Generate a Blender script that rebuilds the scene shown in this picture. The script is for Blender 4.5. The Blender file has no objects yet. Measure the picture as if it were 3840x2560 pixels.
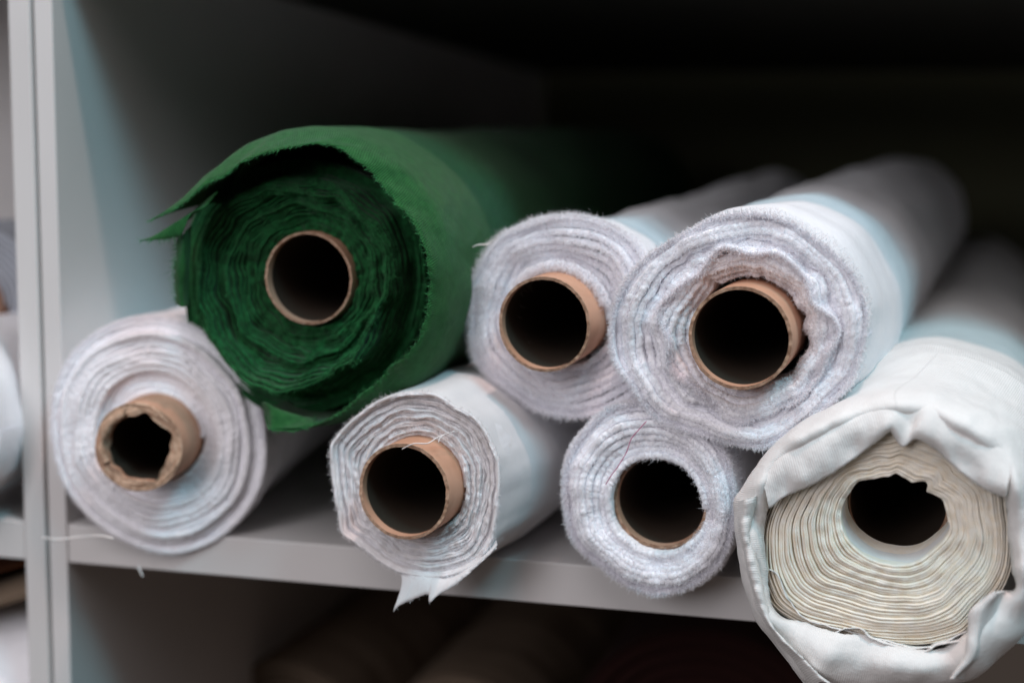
import bpy, math
import numpy as np
from mathutils import Vector, Matrix

# ------------------------------------------------------------------ camera, light, exposure
SC = bpy.context.scene
COL = SC.collection
FOC = 5333.0                    # focal length in pixels of the 3840 px wide photograph (50 mm)
YAW, PITCH, ROLL = (math.radians(a) for a in (13.885, 7.077, 0.649))
CAM = np.array([0.0, -0.899, 0.262])
_f = np.array([-math.sin(YAW)*math.cos(PITCH), math.cos(YAW)*math.cos(PITCH), -math.sin(PITCH)])
_r = np.array([math.cos(YAW), math.sin(YAW), 0.0]); _u = np.cross(_r, _f)
RT = math.cos(ROLL)*_r + math.sin(ROLL)*_u
UP = -math.sin(ROLL)*_r + math.cos(ROLL)*_u
FW = _f

cam_d = bpy.data.cameras.new('camera'); cam = bpy.data.objects.new('camera', cam_d); COL.objects.link(cam)
m = Matrix(((RT[0], UP[0], -FW[0], CAM[0]), (RT[1], UP[1], -FW[1], CAM[1]), (RT[2], UP[2], -FW[2], CAM[2]), (0, 0, 0, 1)))
cam.matrix_world = m
cam_d.sensor_width = 36.0; cam_d.lens = 50.0; cam_d.clip_start = 0.05; cam_d.clip_end = 50
cam_d.dof.use_dof = True; cam_d.dof.focus_distance = 0.845; cam_d.dof.aperture_fstop = 2.5; cam_d.dof.aperture_blades = 0
SC.camera = cam

W = bpy.data.worlds.new('World'); SC.world = W; W.use_nodes = True
_n = W.node_tree.nodes; _l = W.node_tree.links           # a dim room whose ceiling is the bright part
_tc = _n.new('ShaderNodeTexCoord'); _sp = _n.new('ShaderNodeSeparateXYZ'); _rp = _n.new('ShaderNodeValToRGB')
_mr = _n.new('ShaderNodeMapRange'); _mr.inputs['From Min'].default_value = -1.0
_l.new(_tc.outputs['Generated'], _sp.inputs[0]); _l.new(_sp.outputs['Z'], _mr.inputs[0]); _l.new(_mr.outputs[0], _rp.inputs[0]); _l.new(_rp.outputs[0], _n['Background'].inputs[0])
_e = _rp.color_ramp.elements; _e[0].position = 0.0; _e[0].color = (.12, .09, .074, 1)
_e[1].position = 0.775; _e[1].color = (1.0, .95, .96, 1); _m = _e.new(0.47); _m.color = (.05, .040, .035, 1); _m = _e.new(0.52); _m.color = (.010, .009, .008, 1); _m = _e.new(0.62); _m.color = (.035, .033, .033, 1)
_n['Background'].inputs[1].default_value = 0.70


def area(name, loc, target, size, power, color, shape='SQUARE', size_y=None):
    d = bpy.data.lights.new(name, 'AREA'); d.energy = power; d.color = color; d.size = size; d.shape = shape
    if size_y: d.shape = 'RECTANGLE'; d.size_y = size_y
    o = bpy.data.objects.new(name, d); COL.objects.link(o); o.location = loc
    o.rotation_euler = (Vector(target) - Vector(loc)).to_track_quat('-Z', 'Y').to_euler()
    return o


area('warm_ceiling_lamp', (0.25, -0.52, 2.35), (-0.15, 0, 0.15), 0.10, 20, (1.0, 0.68, 0.60), size_y=0.10)
area('cool_ceiling_lamp', (1.0, -1.10, 2.15), (-0.15, 0, 0.15), 0.6, 29, (0.40, 0.84, 1.0), size_y=0.6)
area('soft_fill_light', (-0.30, -1.85, 2.05), (-0.15, 0, 0.1), 1.1, 14, (1.0, 0.955, 0.99))  # added fill to brighten the roll ends, no visible source
area('front_fill_light', (-1.20, -3.3, 1.15), (-0.15, 0, 0.1), 1.2, 40, (0.98, 0.95, 1.0))  # added low fill from the camera side for the roll ends, source unseen
SC.view_settings.view_transform = 'Standard'; SC.view_settings.look = 'None'
SC.view_settings.exposure = -0.08; SC.view_settings.gamma = 1.0; SC.view_settings.use_curve_mapping = False
SC.render.engine = 'CYCLES'
SC.cycles.max_bounces = 10; SC.cycles.diffuse_bounces = 8
SC.cycles.use_denoising = True

# ------------------------------------------------------------------ helpers
S = 1.6327                       # overview pixel -> photograph pixel


def ray(ox, oy):
    return FW + (ox*S-1920)/FOC*RT - (oy*S-1280)/FOC*UP


def P(ox, oy, D):                # a point seen at overview pixel (ox, oy), D metres deep
    return CAM + ray(ox, oy)*D


def rng(seed): return np.random.default_rng(seed)


class MB:
    """collects vertices and faces and links them as one mesh object"""
    def __init__(s): s.v = []; s.f = []; s.uv = []; s.n = 0; s.mi = []

    def add(s, v, f, uv=None, mi=0):
        v = np.asarray(v, float)
        if uv is None: uv = np.zeros((len(v), 2))
        s.v.append(v); s.uv.append(np.asarray(uv, float))
        if len(f):
            f = np.asarray(f, int); s.f.append(f + s.n); s.mi.append(np.full(len(f), mi))
        s.n += len(v)

    def grid(s, V, UV=None, closed=False, mi=0, flip=False):
        a, b = V.shape[:2]
        idx = np.arange(a*b).reshape(a, b)
        i0 = idx if closed else idx[:-1]
        i1 = np.roll(idx, -1, 0) if closed else idx[1:]
        q = np.stack([i0[:, :-1], i1[:, :-1], i1[:, 1:], i0[:, 1:]], -1).reshape(-1, 4)
        if flip: q = q[:, ::-1]
        s.add(V.reshape(-1, 3), q, None if UV is None else UV.reshape(-1, 2), mi)

    def build(s, name, mats, parent=None, smooth=True):
        V = np.concatenate(s.v); U = np.concatenate(s.uv)
        loops = np.concatenate([f.reshape(-1) for f in s.f])
        tot = np.concatenate([np.full(len(f), f.shape[1]) for f in s.f])
        start = np.concatenate([[0], np.cumsum(tot)[:-1]])
        me = bpy.data.meshes.new(name)
        me.vertices.add(len(V)); me.vertices.foreach_set('co', V.astype('f').reshape(-1))
        me.loops.add(len(loops)); me.loops.foreach_set('vertex_index', loops.astype('i'))
        me.polygons.add(len(tot)); me.polygons.foreach_set('loop_start', start.astype('i')); me.polygons.foreach_set('loop_total', tot.astype('i'))
        me.polygons.foreach_set('material_index', np.concatenate(s.mi).astype('i'))
        me.polygons.foreach_set('use_smooth', np.full(len(tot), smooth))
        uvl = me.uv_layers.new(name='UVMap'); uvl.data.foreach_set('uv', U[loops].astype('f').reshape(-1))
        me.update(calc_edges=True); me.validate()
        for mm in (mats if isinstance(mats, (list, tuple)) else [mats]): me.materials.append(mm)
        o = bpy.data.objects.new(name, me); COL.objects.link(o)
        if parent is not None: o.parent = parent
        return o


def box(mb, x0, x1, y0, y1, z0, z1, bev=0.0):
    if bev <= 0:
        v = [(x, y, z) for x in (x0, x1) for y in (y0, y1) for z in (z0, z1)]
        mb.add(v, [(0, 1, 3, 2), (4, 6, 7, 5), (0, 4, 5, 1), (2, 3, 7, 6), (0, 2, 6, 4), (1, 5, 7, 3)]); return
    # bevelled front edges are enough on boards: build with bmesh
    import bmesh
    bm = bmesh.new(); bmesh.ops.create_cube(bm, size=1)
    for q in bm.verts:
        q.co = Vector(((x0+x1)/2+q.co.x*(x1-x0), (y0+y1)/2+q.co.y*(y1-y0), (z0+z1)/2+q.co.z*(z1-z0)))
    bmesh.ops.bevel(bm, geom=bm.edges[:], offset=bev, segments=2, affect='EDGES', profile=0.5)
    bmesh.ops.triangulate(bm, faces=bm.faces[:])
    bm.verts.index_update()
    mb.add([tuple(q.co) for q in bm.verts], [[q.index for q in f.verts] for f in bm.faces]); bm.free()


def thing(name, label, cat, loc=(0, 0, 0), group=None, mat=None):
    o = bpy.data.objects.new(name, None); COL.objects.link(o); o.empty_display_size = 0.02
    if mat is not None: o.matrix_world = mat
    else: o.location = loc
    o['label'] = label; o['category'] = cat
    if group: o['group'] = group
    return o


def tag(o, label, cat, group=None):
    o['label'] = label; o['category'] = cat
    if group: o['group'] = group
    return o


def catmull(p, n, closed=False):
    p = np.asarray(p, float)
    if closed: q = np.concatenate([p[-1:], p, p[:2]])
    else: q = np.concatenate([2*p[:1]-p[1:2], p, 2*p[-1:]-p[-2:-1]])
    seg = np.linalg.norm(np.diff(q[1:-1], axis=0), axis=1); cum = np.concatenate([[0], np.cumsum(seg)])
    s_ = np.linspace(0, cum[-1], n, endpoint=not closed)
    k = np.clip(np.searchsorted(cum, s_, side='right')-1, 0, len(seg)-1); t = ((s_-cum[k])/np.maximum(seg[k], 1e-12))[:, None]
    a, b, c, d = q[k], q[k+1], q[k+2], q[k+3]
    return 0.5*((2*b)+(-a+c)*t+(2*a-5*b+4*c-d)*t*t+(-a+3*b-3*c+d)*t**3)


def noise1(x, seed, freqs, drift=None, lay=None):
    """sum of sines over angle x; drift lets the phase wander from layer to layer"""
    g = rng(seed); out = np.zeros_like(x)
    for f, a in freqs:
        ph = g.uniform(0, 6.283); dr = g.normal(0, drift) if drift else 0.0
        am = 1.0
        if lay is not None:
            am = 0.7+0.5*np.sin(lay*g.uniform(.3, 1.2)+g.uniform(0, 6.28))
        out = out + a*am*np.sin(f*x+ph+(dr*lay if lay is not None else 0))
    return out


def fuzz(mb, pts, dirs, L, w, seed, bend=0.5, mi=0):
    """tapered bent fibres as thin ribbons"""
    g = rng(seed); n = len(pts)
    d = dirs/np.linalg.norm(dirs, axis=1, keepdims=True)
    rnd = g.normal(size=(n, 3)); side = np.cross(d, rnd); side /= np.linalg.norm(side, axis=1, keepdims=True)+1e-9
    b = np.cross(d, side)
    L = np.broadcast_to(L, (n,))[:, None]; w = np.broadcast_to(w, (n,))[:, None]
    m1 = pts + d*L*.55 + b*L*bend*.15*g.normal(size=(n, 1))
    tip = pts + d*L + b*L*bend*g.normal(size=(n, 1)) * .6
    V = np.stack([pts-side*w, pts+side*w, m1-side*w*.7, m1+side*w*.7, tip], 1)
    V = V.reshape(-1, 3); base = (np.arange(n)*5)[:, None]
    mb.add(V, base+np.array([[0, 1, 3, 2]]), None, mi)
    mb.add(np.zeros((0, 3)), [], None)
    mb.f.append(base+np.array([[2, 3, 4]])+mb.n-len(V)); mb.mi.append(np.full(n, mi))


def tube_line(mb, pts, r, seg=5, n=60):
    c = catmull(pts, n); t = np.gradient(c, axis=0); t /= np.linalg.norm(t, axis=1, keepdims=True)
    a = np.cross(t, [0.3, 0.2, 1.0]); a /= np.linalg.norm(a, axis=1, keepdims=True); b = np.cross(t, a)
    k = np.arange(seg)/seg*2*math.pi
    rr = np.broadcast_to(r, (n,))
    V = c[None]+rr[None, :, None]*(np.cos(k)[:, None, None]*a[None]+np.sin(k)[:, None, None]*b[None])
    mb.grid(V, closed=True)


# ------------------------------------------------------------------ materials
def mat(name, color, rough=0.9, sheen=0.0, build=None, transl=0.0, spec=0.2):
    M = bpy.data.materials.new(name); M.use_nodes = True; nt = M.node_tree
    b = nt.nodes['Principled BSDF']
    b.inputs['Base Color'].default_value = (*color, 1); b.inputs['Roughness'].default_value = rough
    b.inputs['Specular IOR Level'].default_value = spec
    if sheen: b.inputs['Sheen Weight'].default_value = sheen; b.inputs['Sheen Roughness'].default_value = 0.5
    if transl:
        tr = nt.nodes.new('ShaderNodeBsdfTranslucent'); tr.inputs[0].default_value = (*color, 1)
        mx = nt.nodes.new('ShaderNodeMixShader'); mx.inputs[0].default_value = transl
        out = nt.nodes['Material Output']
        nt.links.new(b.outputs[0], mx.inputs[1]); nt.links.new(tr.outputs[0], mx.inputs[2]); nt.links.new(mx.outputs[0], out.inputs[0])
    if build: build(nt, b)
    return M


def colvar(nt, b, c1, c2, scale=30, detail=4, coord='Object', vec=None, lo=.35, hi=.65):
    tc = nt.nodes.new('ShaderNodeTexCoord'); nz = nt.nodes.new('ShaderNodeTexNoise'); nz.inputs['Scale'].default_value = scale; nz.inputs['Detail'].default_value = detail
    src = tc.outputs[coord]
    if vec:
        mp = nt.nodes.new('ShaderNodeMapping'); mp.inputs['Scale'].default_value = vec; nt.links.new(src, mp.inputs[0]); src = mp.outputs[0]
    nt.links.new(src, nz.inputs['Vector'])
    r = nt.nodes.new('ShaderNodeValToRGB'); r.color_ramp.elements[0].position = lo; r.color_ramp.elements[1].position = hi
    r.color_ramp.elements[0].color = (*c1, 1); r.color_ramp.elements[1].color = (*c2, 1)
    nt.links.new(nz.outputs['Fac'], r.inputs[0]); nt.links.new(r.outputs[0], b.inputs['Base Color'])
    return r


def bump(nt, b, kind, scale, strength, dist=0.001, coord='Object', vec=(1, 1, 1), rot=(0, 0, 0), distort=0.0, chain=None):
    tc = nt.nodes.new('ShaderNodeTexCoord'); mp = nt.nodes.new('ShaderNodeMapping')
    mp.inputs['Scale'].default_value = vec; mp.inputs['Rotation'].default_value = rot
    nt.links.new(tc.outputs[coord], mp.inputs[0])
    if kind == 'noise':
        t = nt.nodes.new('ShaderNodeTexNoise'); t.inputs['Detail'].default_value = 5; o = t.outputs['Fac']
    elif kind == 'voronoi':
        t = nt.nodes.new('ShaderNodeTexVoronoi'); o = t.outputs['Distance']
    else:
        t = nt.nodes.new('ShaderNodeTexWave'); t.inputs['Distortion'].default_value = distort; o = t.outputs['Fac']
    t.inputs['Scale'].default_value = scale
    nt.links.new(mp.outputs[0], t.inputs['Vector'])
    bp = nt.nodes.new('ShaderNodeBump'); bp.inputs['Strength'].default_value = strength; bp.inputs['Distance'].default_value = dist
    nt.links.new(o, bp.inputs['Height'])
    if chain: nt.links.new(chain.outputs[0], bp.inputs['Normal'])
    nt.links.new(bp.outputs[0], b.inputs['Normal'])
    return bp


def b_panel(nt, b):
    colvar(nt, b, (.62, .60, .59), (.66, .64, .63), 6, 6)
    bump(nt, b, 'noise', 900, .15, .0003)


def b_terry(nt, b):
    colvar(nt, b, (.87, .865, .90), (.91, .905, .935), 90, 5)
    p = bump(nt, b, 'noise', 420, .5, .001); bump(nt, b, 'noise', 60, .4, .002, chain=p)


def b_muslin(nt, b):
    colvar(nt, b, (.70, .69, .70), (.76, .75, .755), 40, 6)
    p = bump(nt, b, 'wave', 900, .25, .0003, coord='UV', distort=1.0); bump(nt, b, 'noise', 25, .35, .002, chain=p)


def b_muslinend(nt, b):
    colvar(nt, b, (.76, .74, .735), (.88, .87, .89), 160, 6, lo=.3, hi=.55)
    bump(nt, b, 'noise', 500, .6, .001)


def b_cream(nt, b):
    colvar(nt, b, (.745, .73, .715), (.785, .775, .76), 60, 5)
    p = bump(nt, b, 'wave', 230, .4, .0004, coord='UV', distort=.4); p = bump(nt, b, 'noise', 350, .5, .0005, chain=p); bump(nt, b, 'noise', 28, .6, .004, chain=p)


def b_creamend(nt, b):
    colvar(nt, b, (.92, .835, .70), (.96, .92, .84), 220, 6)
    bump(nt, b, 'noise', 700, .5, .0005)


def b_green(nt, b):
    colvar(nt, b, (.008, .082, .018), (.017, .117, .028), 220, 6)
    p = bump(nt, b, 'wave', 250, .8, .0006, coord='UV', rot=(0, 0, .7), distort=.6); p = bump(nt, b, 'noise', 420, .6, .0006, chain=p); bump(nt, b, 'noise', 22, .6, .004, chain=p)


def b_greenend(nt, b):
    colvar(nt, b, (.0025, .036, .009), (.013, .135, .037), 260, 5, lo=.3, hi=.7)
    bump(nt, b, 'noise', 500, .6, .001)


def b_card(nt, b):
    colvar(nt, b, (.49, .265, .17), (.60, .345, .235), 45, 6)
    bump(nt, b, 'noise', 350, .2, .0004)


def b_cardedge(nt, b):
    colvar(nt, b, (.34, .20, .13), (.56, .38, .27), 300, 6, lo=.3, hi=.6)
    bump(nt, b, 'noise', 900, .6, .0006)


M = dict(
    panel=mat('white_laminate', (.7, .7, .7), .45, build=b_panel, spec=.3),
    terry=mat('white_terry', (.8, .8, .83), 1, .3, build=b_terry),
    pile=mat('white_terry_pile', (.95, .945, .97), 1, .25, transl=.5),
    muslin=mat('white_muslin', (.8, .8, .8), .95, .15, build=b_muslin),
    muslinend=mat('white_muslin_cut_edge', (.8, .8, .8), 1, .2, build=b_muslinend, transl=.15),
    cream=mat('cream_jersey', (.8, .77, .7), .95, .15, build=b_cream),
    creamend=mat('cream_jersey_cut_edge', (.8, .75, .66), 1, .1, build=b_creamend, transl=.1),
    green=mat('green_twill', (.02, .15, .05), .9, .12, build=b_green),
    greenend=mat('green_cut_edge', (.02, .12, .04), 1, .1, build=b_greenend),
    greenthread=mat('green_thread', (.045, .24, .08), 1, .1),
    card=mat('kraft_cardboard', (.5, .32, .21), .75, build=b_card),
    cardedge=mat('cardboard_cut_edge', (.45, .33, .25), .95, build=b_cardedge),
    cardshade=mat('tube_inside_painted_shade', (.05, .035, .025), .9),  # kraft card darkened in its colour to imitate shade deep in the tube
    thread=mat('white_thread', (.8, .76, .74), 1),
    pink=mat('pink_thread', (.42, .12, .22), .8),
    dark=mat('backing_painted_shade', (.14, .14, .085), 1),  # near-black depth behind the rolls put into the colour
    shadeboard=mat('shelf_board_painted_shade', (.045, .042, .034), .8),  # shade under the upper board put into its colour, true colour unknown
    brown=mat('rust_cloth', (.10, .03, .008), 1),
    taupe=mat('taupe_cloth', (.19, .14, .10), 1),
    maroon=mat('maroon_cloth', (.02, .006, .005), 1),
    grey=mat('grey_cloth', (.42, .45, .50), 1),
)

# ------------------------------------------------------------------ shelving
XA, XB, XC = -0.5863, -0.5685, -0.5532       # left board | right board
ZT = 0.418                                    # underside of the shelf above
DEP = 1.55


def board(parent, name, *a, m='panel', bev=.0008):
    mb = MB(); box(mb, *a, bev=bev); return mb.build(name, M[m], parent, smooth=False)


unit = thing('shelving_unit', 'white laminate shelving unit holding the white, green and cream fabric rolls', 'shelving unit', (0.15, 0.75, -0.46), group='white shelving units side by side')
U0 = np.array([0.15, 0.75, -0.46])


def ub(name, x0, x1, y0, y1, z0, z1, m='panel', par=unit, o=U0):
    return board(par, name, x0-o[0], x1-o[0], y0-o[1], y1-o[1], z0-o[2], z1-o[2], m=m)


ub('side_panel', XB+.0011, XC, 0, DEP, -.46, .86)
ub('side_panel', .86, .875, 0, DEP, -.46, .86)
ub('shelf_board', XC+.0005, .8595, .001, DEP-.01, -.0283, 0)
ub('shelf_board', XC+.0005, .8595, .001, DEP-.01, ZT, ZT+.0283, m='shadeboard')  # coloured dark to imitate the shaded underside and cut bounce
ub('back_panel', XB, .875, DEP+.001, DEP+.01, -.46, .86, 'dark')  # dark sheet standing in for the unlit depth of the compartments
unit2 = thing('shelving_unit', 'neighbouring white shelving unit cut off by the left edge of the photo', 'shelving unit', (-0.9, 0.75, -0.46), group='white shelving units side by side')
U2 = np.array([-0.9, 0.75, -0.46])
ub('side_panel', XA, XB-.0011, -.002, DEP, -.46, .86, par=unit2, o=U2)
ub('side_panel', -1.25, -1.235, -.002, DEP, -.46, .86, par=unit2, o=U2)
ub('shelf_board', -1.2345, XA-.0005, -.001, DEP-.01, -.0283, 0, par=unit2, o=U2)
ub('shelf_board', -1.2345, XA-.0005, -.001, DEP-.01, ZT, ZT+.0283, par=unit2, o=U2)
ub('back_panel', -1.25, XA, DEP+.001, DEP+.01, -.46, -.03, 'dark', par=unit2, o=U2)  # lower compartment's shade put into this back's dark colour
ub('back_panel', -1.2345, XA-.001, .34, .35, 0, .86, 'panel', par=unit2, o=U2)


# ------------------------------------------------------------------ rolls
class Roll:
    def __init__(s, name, label, c, D, vp, cat='fabric roll', group='fabric rolls stored on the shelves'):
        s.C = P(c[0], c[1], D); a = ray(*vp); s.a = a/np.linalg.norm(a)
        x = np.cross(s.a, [0, 0, 1]); x /= np.linalg.norm(x); z = np.cross(x, s.a)
        s.x, s.z = x, z
        R_ = np.stack([x, s.a, z], 1)
        s.R = R_
        mw = Matrix([[*R_[i], s.C[i]] for i in range(3)]+[[0, 0, 0, 1]])
        s.t = thing(name, label, cat, mat=mw, group=group)

    def loc(s, ox, oy, off=0.0):               # overview pixel -> local point on plane y = off
        d = ray(ox, oy); d_ = s.R.T@d; c_ = s.R.T@(CAM-s.C)
        k = (off-c_[1])/d_[1]; return c_+d_*k

    def trace(s, pts, conv=None, off=0.0, cx=0, cz=0):
        q = np.array([s.loc(*(conv(*p) if conv else p), off) for p in pts])
        th = np.arctan2(q[:, 2]-cz, q[:, 0]-cx); r = np.hypot(q[:, 0]-cx, q[:, 2]-cz)
        o = np.argsort(th); th, r = th[o], r[o]
        th = np.concatenate([th-2*math.pi, th, th+2*math.pi]); r = np.tile(r, 3)
        # light smoothing on a dense table
        tt = np.linspace(-math.pi, math.pi, 721); rr = np.interp(tt, th, r)
        k = np.hanning(15); k /= k.sum(); rr[:-1] = np.convolve(np.concatenate([rr[-8:-1], rr[:-1], rr[:7]]), k, 'valid')
        rr[-1] = rr[0]
        return lambda a: np.interp((np.asarray(a)+math.pi) % (2*math.pi)-math.pi, tt, rr)


def const(v): return lambda a: np.full_like(np.asarray(a, float), v)


def wound(mb, Rin, Rout, N, t, edge, wob, depth=.03, cx=0., cz=0., nth=260, mi=0, start=0.0, tipk=.35, jit=0.0, thin=0.0):
    """the wound layers as one continuous spiral sheet with thickness; returns sampler of the edge"""
    phi = np.linspace(0, 2*math.pi*N, int(N*nth)); u = phi/phi[-1]; th = phi+start
    r = Rin(th)+(Rout(th)-Rin(th))*u+wob(th, u, phi/(2*math.pi)); e = edge(th, u, phi/(2*math.pi))
    if jit:
        gj = rng(int(N*100)); e = e+gj.normal(0, jit, len(phi)); r = r+gj.normal(0, jit*.5, len(phi))
    prof = [(-.5, depth), (-.5, .0035), (-.48, t*tipk*1.0), (-.28, t*tipk*.25), (0, 0), (.28, t*tipk*.25), (.48, t*tipk), (.5, .0035), (.5, depth)]
    V = np.zeros((len(phi), len(prof), 3)); UV = np.zeros((len(phi), len(prof), 2))
    arc = np.cumsum(np.gradient(phi)*r)
    tt_ = t*(1-thin*np.clip((u-.78)/.12, 0, 1))
    for j, (a, y) in enumerate(prof):
        rr = r+a*tt_
        V[:, j, 0] = cx+rr*np.cos(th); V[:, j, 2] = cz+rr*np.sin(th); V[:, j, 1] = e+y if j not in (0, len(prof)-1) else np.maximum(e+.006, depth)
        UV[:, j, 0] = arc; UV[:, j, 1] = V[:, j, 1]
    mb.grid(V, UV, mi=mi, flip=True)
    return th, u, r, e


def body(mb, Rf, Rb, L, y0, blend=.08, off0=(0, 0), off1=(0, 0), ring=0.0008, lump=.001, seed=1, nth=220, mi=0, floor=None):
    th = np.linspace(0, 2*math.pi, nth, endpoint=False)
    ys = np.concatenate([np.linspace(0, .02, 6), np.linspace(.026, .15, 18), np.linspace(.165, L, 46)])
    g = rng(seed); a1 = g.uniform(0, 6.28, 6)
    V = np.zeros((nth, len(ys), 3)); UV = np.zeros((nth, len(ys), 2))
    e0 = y0(th)
    for j, y in enumerate(ys):
        k = np.clip(y/blend, 0, 1); k = k*k*(3-2*k)
        r = Rf(th)*(1-k)+(Rb if np.isscalar(Rb) else Rb(th))*k
        fade = min(1, y/.02)
        r = r+fade*(ring*(math.sin(y*55+a1[0])+.6*math.sin(y*131+a1[1])) + lump*(np.sin(3*th+y*9+a1[2])+.7*np.sin(5*th-y*21+a1[3])+.5*np.sin(11*th+y*4+a1[4])))
        ox = off0[0]*(1-k)+off1[0]*k; oz = off0[1]*(1-k)+off1[1]*k
        yy = e0*(1-min(1, y/.06))+y
        V[:, j] = np.stack([ox+r*np.cos(th), yy+0*th, oz+r*np.sin(th)], 1)
        UV[:, j, 0] = th*.08; UV[:, j, 1] = yy
    if floor is not None:                          # the barrel sags flat where it lies on the board
        wv = V@floor.R.T+floor.C; lim = .0012+0*wv[..., 2]
        low = (wv[..., 1] > -.004) & (wv[..., 2] < lim); wv[..., 2] = np.where(low, lim, wv[..., 2]); V = (wv-floor.C)@floor.R
    mb.grid(V, UV, closed=True, mi=mi)
    F0 = V[:, 0]; cc = np.array([off0[0], 0, off0[1]]); rd = F0-cc; rd[:, 1] = 0; rd /= np.linalg.norm(rd, axis=1, keepdims=True)
    rim = np.stack([F0, F0-rd*.0006+[0, -.0006, 0], F0-rd*.0016+[0, -.0004, 0], F0-rd*.0024+[0, .001, 0], F0-rd*.003+[0, .02, 0]], 1)
    mb.grid(rim, closed=True, mi=mi, flip=True)
    # back end: wound end shown as stepped disc with a hole the tube fills
    rl = V[:, -1]; c = rl.mean(0)
    ks = np.array([1, .985, .9, .8, .7, .55, .3])
    B = np.stack([c+(rl-c)*k+np.array([0, .004 if i in (1, 3, 5) else .0, 0]) for i, k in enumerate(ks)], 1)
    mb.grid(B, closed=True, mi=mi)
    # inner hidden lining behind the layers, closes the front against light
    return V


def tube(parent, y0, y1, ro=.03, th=.0024, oval=1.0, rag=.0004, seed=5, crumple=None, cx=0, cz=0, name='cardboard_tube'):
    n = 200; a = np.linspace(0, 2*math.pi, n, endpoint=False)
    e = noise1(a, seed, [(3, rag), (7, rag*.6), (19, rag*.5), (43, rag*.4)] if crumple is None else [(2, rag*1.5), (5, rag), (9, rag*.6)])+rng(seed).normal(0, rag*.1, n)
    mb = MB()
    def ringv(r, y): return np.stack([cx+r*np.cos(a)*oval, y+0*a, cz+r*np.sin(a)], 1)
    rin = np.full(n, ro-th)
    if crumple is not None: rin = crumple(a)
    mb.grid(np.stack([ringv(ro+0*a, y1), ringv(ro+0*a, y0+.1), ringv(ro+0*a, y0+e*1+.0008)], 1), closed=True, flip=True)
    # laminated cut edge with paper plies
    plies = 5; rows = [ringv(ro+0*a, y0+e+.0008)]
    for k in range(plies*2+1):
        f = k/(plies*2); r = ro*(1-f)+rin*f
        rows.append(ringv(r, y0+e+(.0007 if k % 2 else 0)+(noise1(a, seed+k, [(23, .00012), (57, .0001)]) if crumple is None else noise1(a, seed+k, [(4, .0006), (7, .0004), (12, .0002)]))))
    mb.grid(np.stack(rows, 1), closed=True, mi=1, flip=True)
    back = rin if crumple is None else rin*1.0
    mb.grid(np.stack([rows[-1], ringv(back, y0+.004+e), ringv(back*.8+(ro-th)*.2, y0+.007)], 1), closed=True, mi=0, flip=True)
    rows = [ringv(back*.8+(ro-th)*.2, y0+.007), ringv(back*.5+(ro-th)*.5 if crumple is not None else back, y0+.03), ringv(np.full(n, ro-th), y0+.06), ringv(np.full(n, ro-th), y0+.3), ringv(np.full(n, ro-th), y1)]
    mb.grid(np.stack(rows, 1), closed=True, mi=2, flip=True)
    rows = [ringv(np.full(n, ro-th), y1), ringv(ro+0*a, y1)]
    mb.grid(np.stack(rows, 1), closed=True, mi=1, flip=True)
    return mb.build(name, [M['card'], M['cardedge'], M['cardshade']], parent)


def face_fuzz(mb, sp, n, L, w, seed, spread=1.0, out=0.2, ylift=.001, t=.004, mi=0, sel=None, cx=0, cz=0):
    th, u, r, e = sp; g = rng(seed)
    pr = r/r.sum() if sel is None else sel(u)*r
    pr = pr/pr.sum(); i = g.choice(len(th), n, p=pr)
    a = th[i]+g.normal(0, .003, n); rr = r[i]+g.uniform(-.5, .5, n)*t
    pts = np.stack([cx+rr*np.cos(a), e[i]+ylift+g.uniform(0, 1, n)*t*.25, cz+rr*np.sin(a)], 1)
    rad = np.stack([np.cos(a), 0*a, np.sin(a)], 1)
    d = np.array([0, -1, 0])+rad*(out+g.normal(0, .5*spread, (n, 1)))+g.normal(0, .5*spread, (n, 3))
    fuzz(mb, pts, d, L*g.uniform(.5, 1.3, n), w*g.uniform(.6, 1.2, n), seed+1, bend=.8, mi=mi)


def skin_fuzz(mb, V, n, L, w, seed, ymax, mi=0, tilt=-.3):
    """short pile on the barrel near the front"""
    g = rng(seed); nth, nr = V.shape[:2]; ycol = V[0, :, 1]; jm = max(2, int(np.searchsorted(ycol, ymax)))
    f = g.uniform(0, jm-1.001, n); j = f.astype(int); fr = (f-j)[:, None]; i = g.integers(0, nth, n)
    p = V[i, j]*(1-fr)+V[i, j+1]*fr
    c = V.mean((0, 1)); rad = p-np.array([V[:, 0, 0].mean(), 0, V[:, 0, 2].mean()]); rad[:, 1] = 0; rad /= np.linalg.norm(rad, axis=1, keepdims=True)
    d = rad+np.array([0, tilt, 0])+g.normal(0, .5, (n, 3))
    fuzz(mb, p-rad*.0005, d, L*g.uniform(.5, 1.3, n), w*g.uniform(.6, 1.2, n), seed+1, mi=mi)


def rim_fuzz(mb, V, n, L, w, seed, mi=0):
    g = rng(seed); i = g.integers(0, len(V), n); f = g.uniform(0, 1, (n, 1)); R0 = V[:, 0]
    p = R0[i]*(1-f)+R0[(i+1) % len(V)]*f; c = R0.mean(0); rad = p-c; rad[:, 1] = 0; rad /= np.linalg.norm(rad, axis=1, keepdims=True)
    p = p-rad*g.uniform(-.0002, .0032, (n, 1)); p[:, 1] -= .0003
    fuzz(mb, p, np.array([0, -1, 0])+rad*.5+g.normal(0, .55, (n, 3)), L*g.uniform(.5, 1.3, n), w*g.uniform(.6, 1.2, n), seed+1, bend=.8, mi=mi)


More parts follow.
